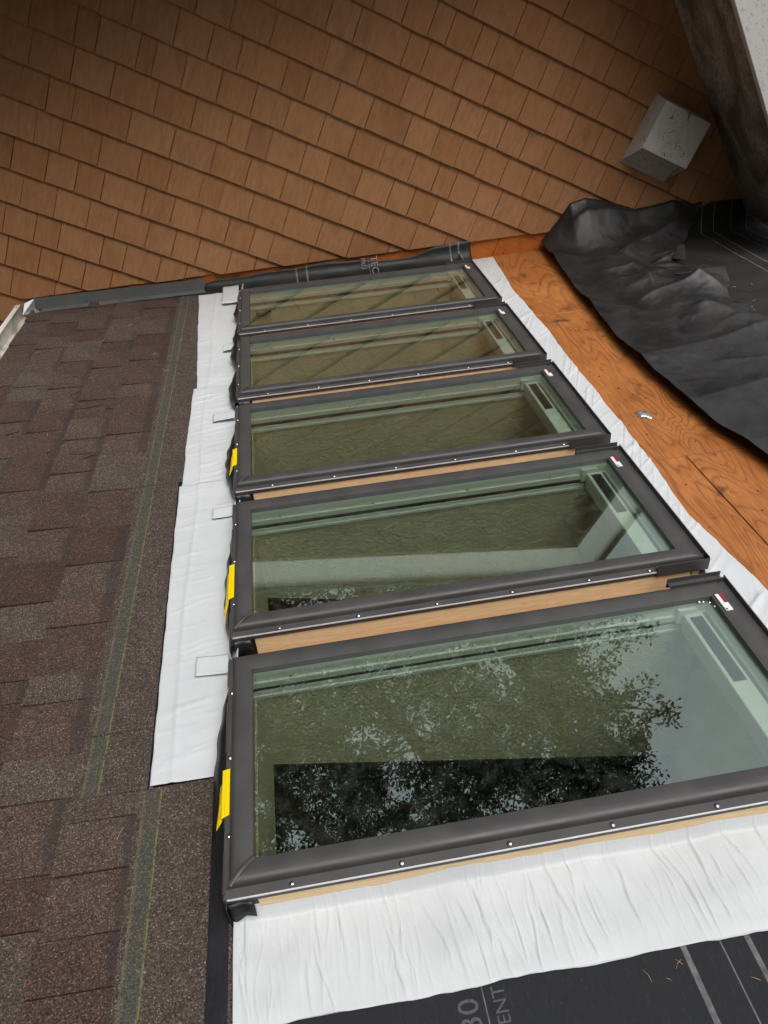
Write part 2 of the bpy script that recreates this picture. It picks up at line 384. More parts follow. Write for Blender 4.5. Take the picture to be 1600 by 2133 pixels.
# plywood sheathing behind, joint at x = 1.44, cut along the roof
for x0, x1 in ((-2.2, 1.4385), (1.4415, 3.4)):
    pts = [(x0, -3.0), (x1, -3.0), (x1, 3.4), (x0, 3.4)]
    pts = clip(clip(pts, 0.67, -1, 1.79), -0.67, -1, 3.14)
    mb = MB(); n = len(pts)
    mb.add([(x, 0.012, z) for x, z in pts] + [(x, 0.030, z) for x, z in pts], [tuple(range(n)), tuple(range(2 * n - 1, n - 1, -1))] + [(i, i + n, (i + 1) % n + n, (i + 1) % n) for i in range(n)])
    mb.build('sheathing_panel', PLYW, wall)
JO = {-3: [-0.85], -2: [-0.64, -0.53], -1: [-0.92, -0.78, -0.67, -0.47, -0.36], 0: [-0.86, -0.71, -0.56, -0.43, -0.28, -0.15, -0.03, 0.13],
 1: [-0.92, -0.77, -0.64, -0.52, -0.33, -0.19, -0.06, 0.08, 0.21, 0.31], 2: [-0.84, -0.73, -0.56, -0.38, -0.24, -0.09, 0.01, 0.16, 0.34, 0.52, 0.69],
 3: [-0.81, -0.7, -0.46, -0.26, -0.07, 0.1, 0.28, 0.42, 0.6, 0.74, 0.99], 4: [-0.9, -0.73, -0.56, -0.37, -0.2, -0.03, 0.06, 0.16, 0.33, 0.46, 0.62, 0.79, 0.91, 1.04, 1.27],
 5: [-0.92, -0.74, -0.65, -0.48, -0.41, -0.28, -0.12, 0.04, 0.2, 0.37, 0.53, 0.69, 0.85, 0.98, 1.08, 1.21, 1.34, 1.5],
 6: [-0.66, -0.53, -0.35, -0.2, -0.07, 0.14, 0.25, 0.39, 0.56, 0.76, 0.91, 1.04, 1.16, 1.3, 1.44, 1.54, 1.64, 1.73],
 7: [-0.97, -0.78, -0.6, -0.46, -0.29, -0.14, 0.04, 0.29, 0.46, 0.68, 0.81, 0.95, 1.1, 1.21, 1.34, 1.49, 1.66, 1.81, 1.93, 2.06], 8: [0.02, 0.25, 0.38, 0.62, 0.72, 0.89, 1.06, 1.25, 1.41, 1.53, 1.69, 1.77, 1.96],
 9: [0.42, 0.56, 0.69, 0.78, 0.92, 1.01, 1.14, 1.28, 1.37, 1.47, 1.63, 1.8, 1.86, 2.02], 10: [0.75, 0.85, 1.07, 1.2, 1.39, 1.57, 1.72], 11: [1.25, 1.53]}
Z0, EXP = 0.0556, 0.1505
visible_top = lambda x: 1.29 + 0.405 * x
singles = []; rest = MB()
def shingle_geo(x0, x1, z0, z1, y_b, y_t):
    """tapered shingle, thick butt below; cut by the siding line above the roof"""
    poly = [(x0, z0), (x1, z0 + random.uniform(-0.0012, 0.0012)), (x1, z1), (x0, z1)]
    cutb = -0.003 + random.uniform(-0.002, 0.002)
    if (x0 + x1) / 2 > -0.80: poly = clip(poly, -0.507, 1, cutb)
    poly = clip(clip(poly, 0.67, -1, 1.785), -0.67, -1, 3.135)
    if len(poly) < 3: return None
    n = len(poly)
    yf = lambda z: y_b + (y_t - y_b) * (z - z0) / (z1 - z0)
    V = [(x, yf(z), z) for x, z in poly] + [(x, 0.0115, z) for x, z in poly]
    F = [tuple(range(n))] + [(i, i + n, (i + 1) % n + n, (i + 1) % n) for i in range(n)]
    return V, F
for k in range(-20, 24):
    z0 = Z0 + EXP * k; z1 = z0 + EXP + 0.02
    js = list(JO.get(k, []))
    if not js: js = [random.uniform(-0.2, 0.2)]
    while js[0] > -2.0: js.insert(0, js[0] - random.choice((0.1, 0.13, 0.15, 0.17, 0.2, 0.23)))
    while js[-1] < 3.1: js.append(js[-1] + random.choice((0.1, 0.13, 0.15, 0.17, 0.2, 0.23)))
    js = [a for i, a in enumerate(js)]
    for a, b in zip(js[:-1], js[1:]):
        if b - a < 0.03: continue
        gp = random.uniform(0.0008, 0.0026); dz = random.uniform(-0.0014, 0.0014); lift = random.uniform(-0.0012, 0.0012)
        r = shingle_geo(a + gp, b - gp, z0 + dz, z1, -0.0080 + lift, 0.0080 + lift * 0.3)
        if r is None: continue
        if -1.15 < b and a < 2.35 and z0 < min(visible_top(a) + 0.05, 2.2) and z0 > -0.75: singles.append((a, z0, r))
        else: rest.add(*r)
singles.sort(key=lambda q: q[1])
for a, z0, (V, F) in singles[:298]: mk('shingle', V, F, CEDAR, wall)
for a, z0, r in singles[298:]: rest.add(*r)
o = rest.build('upper_shingles', CEDAR, wall); o['kind'] = 'stuff'

# ------------------------------------------------------------------ upper roof: long rake on the right, gable behind
up = empty('gable_roof', Matrix.Translation((1.0, 2.75, 2.45)))
tag(up, 'overhanging gable roof at top right, dark weathered soffit and white rake board', 'roof')
OU = (1.0, 2.75, 2.45)
def plank(name, x0, x1, f0, f1, y0, y1, mat, parent=up, org=OU, skew=0.0):
    """board between the sloped lines f0 (below) and f1 (above); skew shifts its lower end"""
    P = [(x0, f0(x0)), (x1, f0(x1)), (x1, f1(x1)), (x0, f1(x0))]
    n = 4; V = []
    for y in (y0, y1):
        for x, z in P: V.append((x - org[0], y - org[1], z - org[2]))
    F = [tuple(range(n)), tuple(range(2 * n - 1, n - 1, -1))] + [(i, i + n, (i + 1) % n + n, (i + 1) % n) for i in range(n)]
    return mk(name, V, F, mat, parent)
rs = lambda b: (lambda x: b - 0.67 * x)
lsl = lambda b: (lambda x: b + 0.67 * x)
XA = 1.0075
bevel(plank('rake_board', XA, 2.72, rs(3.118), rs(3.36), 2.735, 2.765, RAKE), 0.003)
bevel(plank('rake_board', -2.6, XA - 0.001, lsl(1.768), lsl(2.01), 2.735, 2.765, RAKE), 0.003)
yb = 2.767
while yb < YW - 0.02:                                   # wide soffit boards out to the wall
    y1 = min(yb + 0.258, YW + 0.01)
    plank('soffit_board', XA, 2.68, rs(3.125), rs(3.145), yb, y1 - 0.0015, WEATH)
    plank('soffit_board', -2.6, XA - 0.001, lsl(1.775), lsl(1.795), yb, y1 - 0.0015, WEATH); yb += 0.258
plank('eave_board', 2.682, 2.70, lambda x: 1.318, lambda x: 1.52, 2.767, YW + 1.0, WEATH)
TOPA = asphalt('upper_asphalt', (0.11, 0.10, 0.09), False)
plank('roof_sheet', XA, 2.78, rs(3.364), rs(3.378), 2.71, YW + 3.0, TOPA); plank('roof_sheet', -2.65, XA - 0.001, lsl(2.014), lsl(2.028), 2.71, YW + 3.0, TOPA)

# ------------------------------------------------------------------ asphalt roof on the left
ro = empty('asphalt_roof', roof_at(-0.87, -0.6, DECK))
tag(ro, 'brown laminated asphalt shingle roof sloping down to the white gutter', 'roof')
RS = (0.87, 0.6, -DECK)
MB().box(-0.845, 0.26, -1.5, YW + 0.01, DECK - 0.018, DECK - 0.0025).build('deck_board', PLY, ro, shift=RS)
TV = {0: [-1.0, -0.62, -0.38, -0.16, 0.045, 0.145, 0.303, 0.41, 0.56, 0.647, 0.81, 0.921, 1.06, 1.231, 1.431, 1.66, 1.802, 2.107, 2.215, 2.399, 2.45, 2.6, 2.738, 2.92, 3.08, 3.18],
      1: [-0.9, -0.6, -0.3, -0.05, 0.145, 0.27, 0.414, 0.579, 0.648, 0.78, 0.924, 1.1, 1.258, 1.46, 1.576, 1.697, 1.805, 1.96, 2.115, 2.257, 2.42, 2.589, 2.7, 2.82, 3.0, 3.213],
      2: [0.0, 0.3, 0.52, 0.7, 0.95, 1.15, 1.36, 1.503, 1.728, 1.9, 2.069, 2.265, 2.4, 2.526, 2.746, 2.894, 3.08, 3.2],
      3: [0.6, 0.9, 1.15, 1.4, 1.6, 1.739, 1.9, 2.013, 2.192, 2.32, 2.46, 2.716, 2.85, 3.028, 3.15],
      4: [1.0, 1.25, 1.5, 1.7, 1.92, 2.1, 2.36, 2.6, 2.8, 2.95, 3.1]}
def tab(u0, u1, v0, v1, hi, lo):
    o = bpy.data.objects.new('shingle_tab', None)
    j = lambda s: random.uniform(-s, s)
    a0 = u0 + j(0.0022); a1 = u0 + j(0.0022)
    gp = random.uniform(0.0004, 0.0022); tw = j(0.0012)
    V = [(a0 - u0, gp, -0.004), (u1 - u0, gp, -0.004), (a1 - u0, v1 - v0 - gp, -0.004), (u1 - u0, v1 - v0 - gp, -0.004),
         (a0 - u0, gp, hi), (u1 - u0, gp, lo), (a1 - u0, v1 - v0 - gp, hi + tw), (u1 - u0, v1 - v0 - gp, lo)]
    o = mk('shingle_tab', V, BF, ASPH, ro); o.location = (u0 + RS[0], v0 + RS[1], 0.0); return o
WLINE = YW - 0.008
for k in range(5):
    u0 = -0.262 - 0.152 * k; u1 = u0 + 0.158; js = TV[k] + [WLINE]
    while js[0] > -1.3: js.insert(0, js[0] - random.uniform(.12, .28))
    if k == 4: u0 = -0.853
    for i, (a, b) in enumerate(zip(js[:-1], js[1:])):
        tooth = (i + k) % 2 == 0
        tab(u0, u1, a, b, 0.0145 if tooth else 0.0085, 0.0042)
for i, (a, b) in enumerate(zip([-1.3, -1.12, -0.9, -0.75, -0.62, -0.4, -0.22, -0.069, 0.019, 0.133, 0.239], [-1.12, -0.9, -0.75, -0.62, -0.4, -0.22, -0.069, 0.019, 0.133, 0.239, 0.292])):
    tab(-0.112, 0.030, a, b, 0.0115 if i % 2 else 0.009, 0.0052)
def headlap(u0, u1, v0, v1, n):
    return MB().box(0, u1 - u0, 0.0008, v1 - v0 - 0.0008, -0.003, n).build('shingle_headlap', ASPH2, ro), (u0 + RS[0], v0 + RS[1], 0)
for v0, v1 in ((0.293, 0.447), (0.447, 1.432), (1.432, 2.395), (2.395, WLINE)):
    o, l = headlap(-0.104, 0.06, v0, v1, 0.0035); o.location = l
    if v0 < 1.4:                                    # edge stops short of the membrane, black shows
        for q in o.data.vertices:
            if q.co.x > 0.1: q.co.x = 0.104 + np.interp(v0 + q.co.y, [0.293, 1.39, 1.432], [0.0450, 0.0240, 0.0240])
    o = MB().box(0, 0.036, 0.003, v1 - v0 - 0.003, 0.0, 0.0043).build('nail_strip', NAIL, ro); o.location = (-0.088 + RS[0], v0 + RS[1], 0)
o, l = headlap(0.030, 0.179, -1.3, 0.2925, 0.0048); o.location = l
o = MB().box(0, 0.036, 0.003, 1.585, 0.0, 0.0056).build('nail_strip', NAIL, ro); o.location = (0.040 + RS[0], -1.3 + RS[1], 0)
o, l = headlap(0.2145, 0.226, -1.25, -0.002, 0.0035); o.location = l
# black underlayment under the skylight edge
t = MB().box(0.0, 0.24, -1.25, YW - 0.02, 0.0005, 0.0022).build('black_underlayment', felt('black_underlayment_felt', (0.006, 0.0065, 0.008), (0.012, 0.012, 0.014), 0.42, lines=((0.052, 0.004), (0.125, 0.0015)), axis=0))
t.matrix_world = roof_at(0.0, 0.0, DECK); tag(t, 'black underlayment strip showing between shingles and white membrane', 'underlayment')

# step flashing along the wall and the kick-out
fl = empty('step_flashing', roof_at(-0.83, YW - 0.006, DECK)); tag(fl, 'grey metal step flashing between asphalt shingles and wall', 'flashing')
for i in range(6):
    a = -0.835 + i * 0.143; b = a + 0.155
    dy = -0.0006 * i
    mb = MB(); h = 0.066
    V = []
    for uu in (a, b):
        for (vv, nn) in ((-0.055, 0.0095), (-0.002, 0.0095), (-0.001, h), (-0.0022, h), (-0.0032, 0.0107), (-0.055, 0.0107)): V.append((uu + 0.83, vv + dy, nn))
    mb.add(V, [(j, (j + 1) % 6, (j + 1) % 6 + 6, j + 6) for j in range(6)] + [tuple(range(6))[::-1], tuple(range(6, 12))])
    mb.build('flashing_piece', FLASH, fl)
ko = MB(); 
V = [(-0.885, -0.075, 0.012), (-0.835, -0.008, 0.014), (-0.825, -0.008, 0.066), (-0.868, -0.040, 0.058), (-0.80, -0.06, 0.013)]
V = [(a + 0.83, b, c) for a, b, c in V]
ko.add(V, [(0, 1, 2, 3), (0, 4, 1)]); o = ko.build('kick_out', BRIGHT, fl); solid(o, 0.001)

# gutter at the eave
gu = empty('gutter', roof_at(-0.86, 1.9, DECK)); tag(gu, 'dirty white metal gutter at the eave, far left', 'gutter')
prof = [(0.012, 0.002), (0.004, 0.000), (0.002, -0.018), (-0.030, -0.022), (-0.040, -0.012), (-0.043, 0.036), (-0.040, 0.042)]
VE = YW - 1.9 - 0.03
V = [(a, v, b) for v in (-3.3, VE) for a, b in prof]; n = len(prof)
o = mk('trough', V, [(i, i + 1, i + 1 + n, i + n) for i in range(n - 1)], GUT, gu); solid(o, 0.0015)
MB().box(-0.060, -0.038, -3.3, VE + 0.005, 0.0425, 0.0475).build('lip', GUTW, gu); MB().box(-0.0615, -0.0600, -3.3, VE + 0.005, 0.01, 0.0475).build('face', GUTW, gu)
MB().tube([(-0.049, VE - 0.03, 0.0474), (-0.049, VE - 0.03, 0.049)], 0.004, 8).build('rivet', GASKET, gu)

# ------------------------------------------------------------------ plywood deck on the right
pd = empty('plywood_deck', roof_at(1.36, -0.6, DECK)); tag(pd, 'bare orange brown plywood roof deck above the skylights', 'roof deck')
for u0, u1, v0, v1 in ((1.34, 3.3, 2.412, YW + 0.012), (1.34, 1.6195, -1.25, 1.181), (1.623, 3.3, -1.25, 1.181), (1.34, 3.3, 1.184, 2.409)):
    o = MB().box(u0 - 1.36, u1 - 1.36, v0 + 0.6, v1 + 0.6, -0.018, 0.0).build('plywood_panel', PLY, pd); bevel(o, 0.0015)
for i in range(6):
    v0 = -1.25 if i == 0 else (i - 1) * 0.61 + 0.50
    v1 = 0.05 if i == 0 else (i * 0.61 + 0.05 if i < 5 else YW + 0.01)
    MB().box(0.262 - 1.36, 1.338 - 1.36, v0 + 0.6, v1 + 0.6, -0.018, -0.001).build('deck_strip', PLY, pd)
nl = MB()
for i in range(26):
    u, v = random.uniform(1.53, 1.75), random.uniform(0.6, 3.2)
    nl.tube([(u - 1.36, v + 0.6, -0.001), (u - 1.36, v + 0.6, 0.0008)], 0.0035, 7)
o = nl.build('nail_heads', plain('rusty_nail', (0.05, 0.03, 0.022), 0.7, 0.4), pd); o['kind'] = 'stuff'

# ------------------------------------------------------------------ skylights
UO0, UO1, WV = 0.218, 1.382, 0.546; USL = 0.256
UG0, UG1, VG0, VG1 = 0.270, 1.324, 0.0575, 0.492
PN = [(0, -.014), (0, .0), (.0165, .0015), (.0170, .0075), (.0180, .0115), (.0215, .0148), (.029, .0162), (.040, .0158), (.052, .0142), (.0575, .0125), (.0580, -.002)]
PF = [(0, -.014), (0, -.004), (.007, -.002), (.008, .008), (.011, .0125), (.016, .0150), (.024, .0160), (.034, .0158), (.045, .0145), (.054, .0125), (.0545, -.002)]
PL = [(0, -.014), (0, .003), (.004, .003), (.0105, .003), (.012, .0115), (.0155, .0150), (.022, .0163), (.033, .0160), (.046, .0145), (.052, .0125), (.0525, -.002)]
PR = [(0, -.02), (0, .022), (.0025, .022), (.004, .010), (.012, .009), (.022, .012), (.030, .0145), (.040, .0155), (.050, .014), (.058, .0125), (.0585, -.002)]
SH = (-UO0, 0, -DECK)
K = len(PN); SF = [(k, k + 1, k + 1 + K, k + K) for k in range(K - 1)]
def side_strip(which):
    V = []
    for end in (0, 1):
        for k in range(K):
            if which == 'near': V.append((UO0 + PL[k][0] if end == 0 else UO1 - PR[k][0], PN[k][0], PN[k][1]))
            if which == 'far': V.append((UO1 - PR[k][0] if end == 0 else UO0 + PL[k][0], WV - PF[k][0], PF[k][1]))
            if which == 'left': V.append((UO0 + PL[k][0], WV - PF[k][0] if end == 0 else PN[k][0], PL[k][1]))
            if which == 'right': V.append((UO1 - PR[k][0], PN[k][0] if end == 0 else WV - PF[k][0], PR[k][1]))
    return V
def ring(mb, u0, u1, v0, v1, wd, n0, n1):
    mb.box(u0 - wd, u1 + wd, v1, v1 + wd, n0, n1).box(u0 - wd, u1 + wd, v0 - wd, v0, n0, n1)
    mb.box(u0 - wd, u0, v0, v1, n0, n1).box(u1, u1 + wd, v0, v1, n0, n1)
def screw(t, u, v, n, r=0.0042, axis='n'):
    o = bpy.data.objects.new('screw', SCREW); link(o, t); o.location = (u + SH[0], v + SH[1], n + SH[2]); o.rotation_euler = (random.uniform(-.15, .15), random.uniform(-.15, .15), random.uniform(0, 3)); return o
bm = bmesh.new(); bmesh.ops.create_uvsphere(bm, u_segments=10, v_segments=6, radius=0.0054)
for v in bm.verts: v.co.z = max(v.co.z * 0.55, -0.0005)
SCREW = bpy.data.meshes.new('screw'); bm.to_mesh(SCREW); bm.free(); SCREW.materials.append(STEEL)
SCREW.polygons.foreach_set('use_smooth', [True] * len(SCREW.polygons))
CEIL = lambda u: -0.325 - 0.237 * (u - 0.256)
LABELS = ['nearest and largest skylight, mirroring trees and pale sky', 'second skylight from the camera, with overhang edge mirrored and yellow tag',
          'middle skylight of the row, with a small yellow tag at its lower end', 'second skylight from the wall, no yellow tag, mirroring shingles', 'farthest skylight of the row, close against the shingled wall']
def skylight():
    t = empty('skylight', roof_at(UO0, 0, DECK))
    for w in ('near', 'far', 'left', 'right'):
        mk('cladding', [(a + SH[0], b, c + SH[2]) for a, b, c in side_strip(w)], SF, ALU, t, 38)
    # bright cut edge of the flange, near side and lower left
    MB().box(UO0 + 0.006, UO1 - 0.13, -0.0016, -0.0001, -0.0030, 0.0004).build('flange_edge', EDGE, t, shift=SH)
    # raised end pieces of the upper cover
    for v0, v1 in ((-0.004, 0.0105), (WV - 0.0105, WV + 0.014)):
        mb = MB(); mb.box(UO1 - 0.132, UO1 - 0.001, v0, v0 + 0.002 if v0 < 0.2 else v0 + 0.003, -0.013, 0.0205)
        if v0 > 0.2: mb.box(UO1 - 0.132, UO1 - 0.001, v1 - 0.002, v1, -0.006, 0.0205)
        mb.box(UO1 - 0.131, UO1 - 0.002, v0 + 0.0022 if v0 < 0.2 else v0 + 0.0032, v1, 0.006, 0.0085)
        mb.build('end_cap', ALU, t, shift=SH)
    # mitre covers on the lower corners
    for (a, b) in (((UO0 + 0.012, 0.016, 0.0135), (UG0 + 0.002, VG0 + 0.002, 0.0136)),):
        p, q = Vector(a), Vector(b); d = (q - p).normalized(); s = Vector((-d.y, d.x, 0)) * 0.0045
        pts = [p + (q - p) * k / 8 + Vector((0, 0, 0.0065 * math.sin(math.pi * min(1, k / 8)) )) for k in range(9)]
        V = []
        for x in pts: V += [x + s, x + s * 0.6 + Vector((0, 0, .0012)), x - s * 0.6 + Vector((0, 0, .0012)), x - s]
        mk('mitre_cover', [Vector(x) + Vector(SH) for x in V], [(4 * k + j, 4 * k + j + 1, 4 * k + j + 5, 4 * k + j + 4) for k in range(8) for j in range(3)], ALU, t, 40)
    # pane
    MB().box(UG0 - 0.004, UG1 + 0.004, VG0 - 0.004, VG1 + 0.004, -0.0015, 0.0015).build('glass_pane', GLASS, t, shift=SH)
    # sash below the glass: stepped white frame, black slot
    mb = MB(); ring(mb, USL, UG1, VG0, VG1, 0.020, -0.030, -0.0025); o = mb.build('sash', WHITEP, t, shift=SH)
    mb = MB(); ring(mb, USL + 0.0005, UG1 - 0.007, VG0 + 0.006, VG1 - 0.006, 0.026, -0.045, -0.0301); mb.build('glazing_bead', WHITEP, o)
    o.children[-1].data.transform(Matrix.Translation(SH))
    mb = MB(); ring(mb, USL - 0.001, UG1, VG0 - 0.002, VG1 + 0.002, 0.018, -0.062, -0.0452); mb.build('gasket', GASKET, t, shift=SH)
    mb = MB(); ring(mb, USL, UG1 - 0.004, VG0 + 0.003, VG1 - 0.003, 0.023, -0.072, -0.0622); mb.build('inner_frame', WHITEP, t, shift=SH)
    mb = MB(); ring(mb, USL, UG1 - 0.006, VG0 + 0.007, VG1 - 0.007, 0.027, -0.080, -0.0722); mb.build('trim_ring', WHITEP, t, shift=SH)
    for u in (0.35, 0.62, 0.9, 1.15):
        sc = bpy.data.objects.new('screw', SCREW); link(sc, t); sc.location = (u + SH[0], VG1 - 0.0005, -0.026 + SH[2]); sc.rotation_euler = (math.pi / 2, 0, 0); sc.scale = (.8, .8, .8)
    # ventilation bar with the dark cell
    bar = MB().box(1.258, 1.303, VG0 + 0.001, VG1 - 0.012, -0.072, -0.022).build('ventilation_bar', WHITEP, t, shift=SH); bevel(bar, 0.0015)
    MB().box(1.2665, 1.2955, 0.275, 0.468, -0.0225, -0.0212).build('dark_cell', PANEL, bar, shift=SH)
    MB().box(1.245, 1.29, VG1 - 0.0115, VG1 - 0.002, -0.05, -0.010).build('bracket', WHITEP, t, shift=SH)
    # curb of pine boards
    for b in ((0.272, UO1 - 0.04, 0.0025, 0.0225), (0.272, UO1 - 0.04, WV - 0.032, WV - 0.014), (UO0 + 0.010, UO0 + 0.030, 0.012, WV - 0.012), (UO1 - 0.03, UO1 - 0.010, 0.012, WV - 0.012)):
        o = MB().box(b[0], b[1], b[2], b[3], DECK, -0.0145).build('curb_board', PINE, t, shift=SH); bevel(o, 0.001)
    MB().box(UO0 + 0.012, 0.271, 0.005, 0.0245, DECK, -0.015).build('corner_wrap', RUBBER, t, shift=SH)
    # light shaft of textured drywall
    a0, a1, b0, b1 = 0.2565, 1.330, VG0 - 0.006, VG1 + 0.006; top = -0.0805
    V = [(a0, b0, top), (a1, b0, top), (a1, b1, top), (a0, b1, top), (a0, b0, CEIL(a0)), (a1, b0, CEIL(a1)), (a1, b1, CEIL(a1)), (a0, b1, CEIL(a0))]
    V = [(x + SH[0], y, z + SH[2]) for x, y, z in V]
    o = mk('light_shaft', V, [(0, 1, 5, 4), (1, 2, 6, 5), (2, 3, 7, 6), (3, 0, 4, 7)], DRYW, t); m_ = o.modifiers.new('solid', 'SOLIDIFY'); m_.thickness = 0.012; m_.offset = 1
    # left flange plates with notches
    for a, b in ((0.008, 0.092), (0.128, 0.262), (0.292, 0.428), (0.458, 0.545)):
        mk('flange_plate', [(x + SH[0], y, z + SH[2]) for x, y, z in ((UO0 - 0.0055, a, -.012), (UO0 - 0.0005, a, .0055), (UO0 - 0.0055, a + .004, -.012), (UO0 - 0.0055, b, -.012), (UO0 - 0.0005, b - .01, .0055), (UO0 + 0.004, a, 0.001), (UO0 + .004, b - .01, 0.001))],
           [(0, 1, 4, 3), (1, 5, 6, 4)], ALU, t)
    # screws on the flanges
    for u in (0.333, 0.520, 0.708, 0.892, 1.082, 1.235): screw(t, u, 0.0075, 0.0012)
    for v in (0.112, 0.277, 0.441): screw(t, UO0 + 0.0075, v, 0.0032)
    for u in (0.36, 0.56, 0.78, 1.0): 
        q = screw(t, u, WV - 0.004, 0.0); q.scale = (.6, .6, .6)
    # warning sticker, upper far corner
    st = MB().box(1.331, 1.3475, 0.437, 0.492, 0.0155, 0.0162).build('sticker', STICK, t, shift=SH)
    MB().box(1.3395, 1.3485, 0.462, 0.4925, 0.01625, 0.0168).build('red_band', RED, st, shift=SH)
    MB().box(1.3325, 1.336, 0.440, 0.445, 0.01625, 0.0168).build('pictogram', GASKET, st, shift=SH)
    return t
def copy_tree(o, parent=None):
    c = o.copy(); COL.objects.link(c); c.parent = parent
    for ch in o.children: copy_tree(ch, c)
    return c
sky0 = skylight(); skies = [sky0] + [copy_tree(sky0) for _ in range(4)]
for i, t in enumerate(skies):
    t.matrix_world = roof_at(UO0, i * 0.61, DECK)
    tag(t, LABELS[i], 'skylight', 'row of five skylights')
    # loose black collar hanging out on the lower side, its own shape on every unit
    nv = 40; tt = np.linspace(0, 1, nv)
    bul = [lambda s: .029 * np.sin(np.pi * np.clip(s * 1.0, 0, 1)) ** .55, lambda s: .016 * np.sin(np.pi * s) ** .8 * (1 - .35 * s) + .004, lambda s: .026 * np.sin(np.pi * s) ** .9,
           lambda s: .022 * np.abs(np.sin(1.6 * np.pi * s + .3)) + .004, lambda s: .018 * np.abs(np.sin(1.9 * np.pi * s + .9)) + .003][i](tt) * 1.0 + 0.0015 * np.sin(tt * 37 + i)
    bul = bul * (1.15 if i == 0 else 1.5)
    vv = [(-0.012, 0.50), (-0.015, 0.47), (-0.01, 0.45), (0.0, 0.56), (-0.02, 0.555)][i]
    vs = vv[0] + (vv[1] - vv[0]) * tt
    cols = [(0.0, -.010, 0.0), (-0.55, -.016, 0.0), (-1.0, -.034, 0.0), (-0.95, -.052, 0.0), (-0.75, -.066, 0.0)]
    X = np.array([[UO0 + 0.003 + c[0] * b for c in cols] for b in bul]); Y = np.array([[v] * len(cols) for v in vs]); Zz = np.array([[c[1] + .002 * math.sin(9 * v + c[0]) for c in cols] for v in vs])
    grid('rubber_collar', X + SH[0], Y, Zz + SH[2], RUBBER, t, 0.0015)
    # dangling corner flap
    X = np.array([[UO0 + 0.002 + .0055 * a + (0.003 if b else 0) for b in range(4)] for a in range(9)]); 
    Y = np.array([[(-0.001 - 0.0035 * b - .0012 * math.sin(a * 1.1 + i)) for b in range(4)] for a in range(9)]); Zz = np.array([[-.013 - .010 * b - .002 * math.sin(a * .8 + i) * b for b in range(4)] for a in range(9)])
    grid('corner_flap', X + SH[0], Y, Zz + SH[2], RUBBER, t, 0.0015)
    if i < 3:
        v0, v1, lo = [(0.148, 0.250, 0.136), (0.130, 0.262, 0.066), (0.140, 0.244, 0.111)][i]
        tg = mk('yellow_tag', [(x + SH[0], y, z + SH[2]) for x, y, z in ((UO0 - .006, v0, .004), (UO0 + .0085, v0 + .004, .0072), (UO0 + .0085, v1, .0072), (UO0 - .006, v1, .004))], [(0, 1, 2, 3)], YPLAIN, t); solid(tg, 0.0006)
        V = [(UO0 - .006, v0 + .0, -.004), (UO0 - .018, lo, -.012), (UO0 - .014, (lo + v1) / 2 - .012, -.014), (UO0 - .0145, (lo + v1) / 2 - .006, -.012), (UO0 - .012, v1 - .028, -.008), (UO0 - .005, v1 - .024, .002)]
        tg2 = mk('printed_leaf', [(x + SH[0], y, z + SH[2]) for x, y, z in V], [(0, 1, 2, 3, 4, 5)], YELL, tg); solid(tg2, 0.0005)
# one curled scrap seen inside the far shaft, beads of water on the near corner
sc = MB(); V = []
for k in range(13):
    a = k / 12; V += [(0.285 + .075 * a, 0.482, -.085 - .012 * math.sin(math.pi * a)), (0.285 + .075 * a, 0.468, -.098 - .010 * math.sin(math.pi * a))]
o = mk('curled_seal', [(x + SH[0], y, z + SH[2]) for x, y, z in V], [(2 * k, 2 * k + 1, 2 * k + 3, 2 * k + 2) for k in range(12)], GASKET, skies[4], 40); solid(o, .002)
for (u, v) in ((1.305, .489), (1.318, .484), (1.323, .470), (1.296, .4905), (1.352, .540)):
    d = bpy.data.objects.new('water_bead', SCREW); link(d, skies[0]); d.location = (u + SH[0], v, .0018 + SH[2] if u < 1.33 else .016 + SH[2]); d.scale = (.8, .8, .8)

# ------------------------------------------------------------------ white membranes
def wrinkles(U, V, N, n, box, amp, wid, slope, seed):
    r = random.Random(seed)
    u0, u1, v0, v1 = box
    for _ in range(n):
        c = r.uniform(u0, u1); a = r.uniform(v0, v1); L = r.uniform(0.35, 1.5) * (v1 - v0); A = r.uniform(.3, 1) * amp; w = r.uniform(.6, 1.5) * wid
        s = slope + r.uniform(-.12, .12); ph = r.uniform(0, 6); wv = r.uniform(.0, .006)
        win = np.clip(1 - np.abs(V - a) / (L * .5), 0, 1) ** .5
        N += A * np.exp(-((U - c - s * (V - a) - wv * np.sin(V * 45 + ph)) / w) ** 2) * win
# near sheet, turned up against the curb of the nearest skylight
un = np.linspace(0.224, 1.50, 1000); vn = np.concatenate([np.linspace(-0.172, -0.012, 58), np.linspace(-0.008, 0.0085, 8)])
U, V = np.meshgrid(un, vn, indexing='ij')
V2 = V.copy(); Nn = np.full_like(U, DECK + 0.0095)
wrinkles(U, V, Nn, 85, (0.24, 1.6, -.17, -.02), .0034, .0023, -.10, 3); wrinkles(U, V, Nn, 150, (0.24, 1.6, -.17, 0), .0012, .0018, -.06, 4)
Nn += .0055 * fbm(U + .6 * V, V - .35 * U, 9, 2, 2) + .0008 * fbm(U, V, 40, 5, 2)
Nn -= np.exp(-(V + .172) / .02) * (Nn - DECK - .0035) * .85
turn = np.clip((V + 0.010) / 0.017, 0, 1)
V2 = np.where(V > -0.010, -0.010 + turn * 0.0175, V); Nn = Nn + (turn ** 1.0) * 0.034
V2[:, 0] += .0035 * fbm(U[:, 0], U[:, 0] * 0, 12, 9, 3)
mb_ = grid('membrane_sheet', U - 0.224, V2, Nn - DECK, MEMB, None, 0.0012); mb_.matrix_world = roof_at(0.224, 0, DECK)
tag(mb_, 'wide wrinkled white membrane sheet in front of the nearest skylight', 'membrane', 'white membranes')
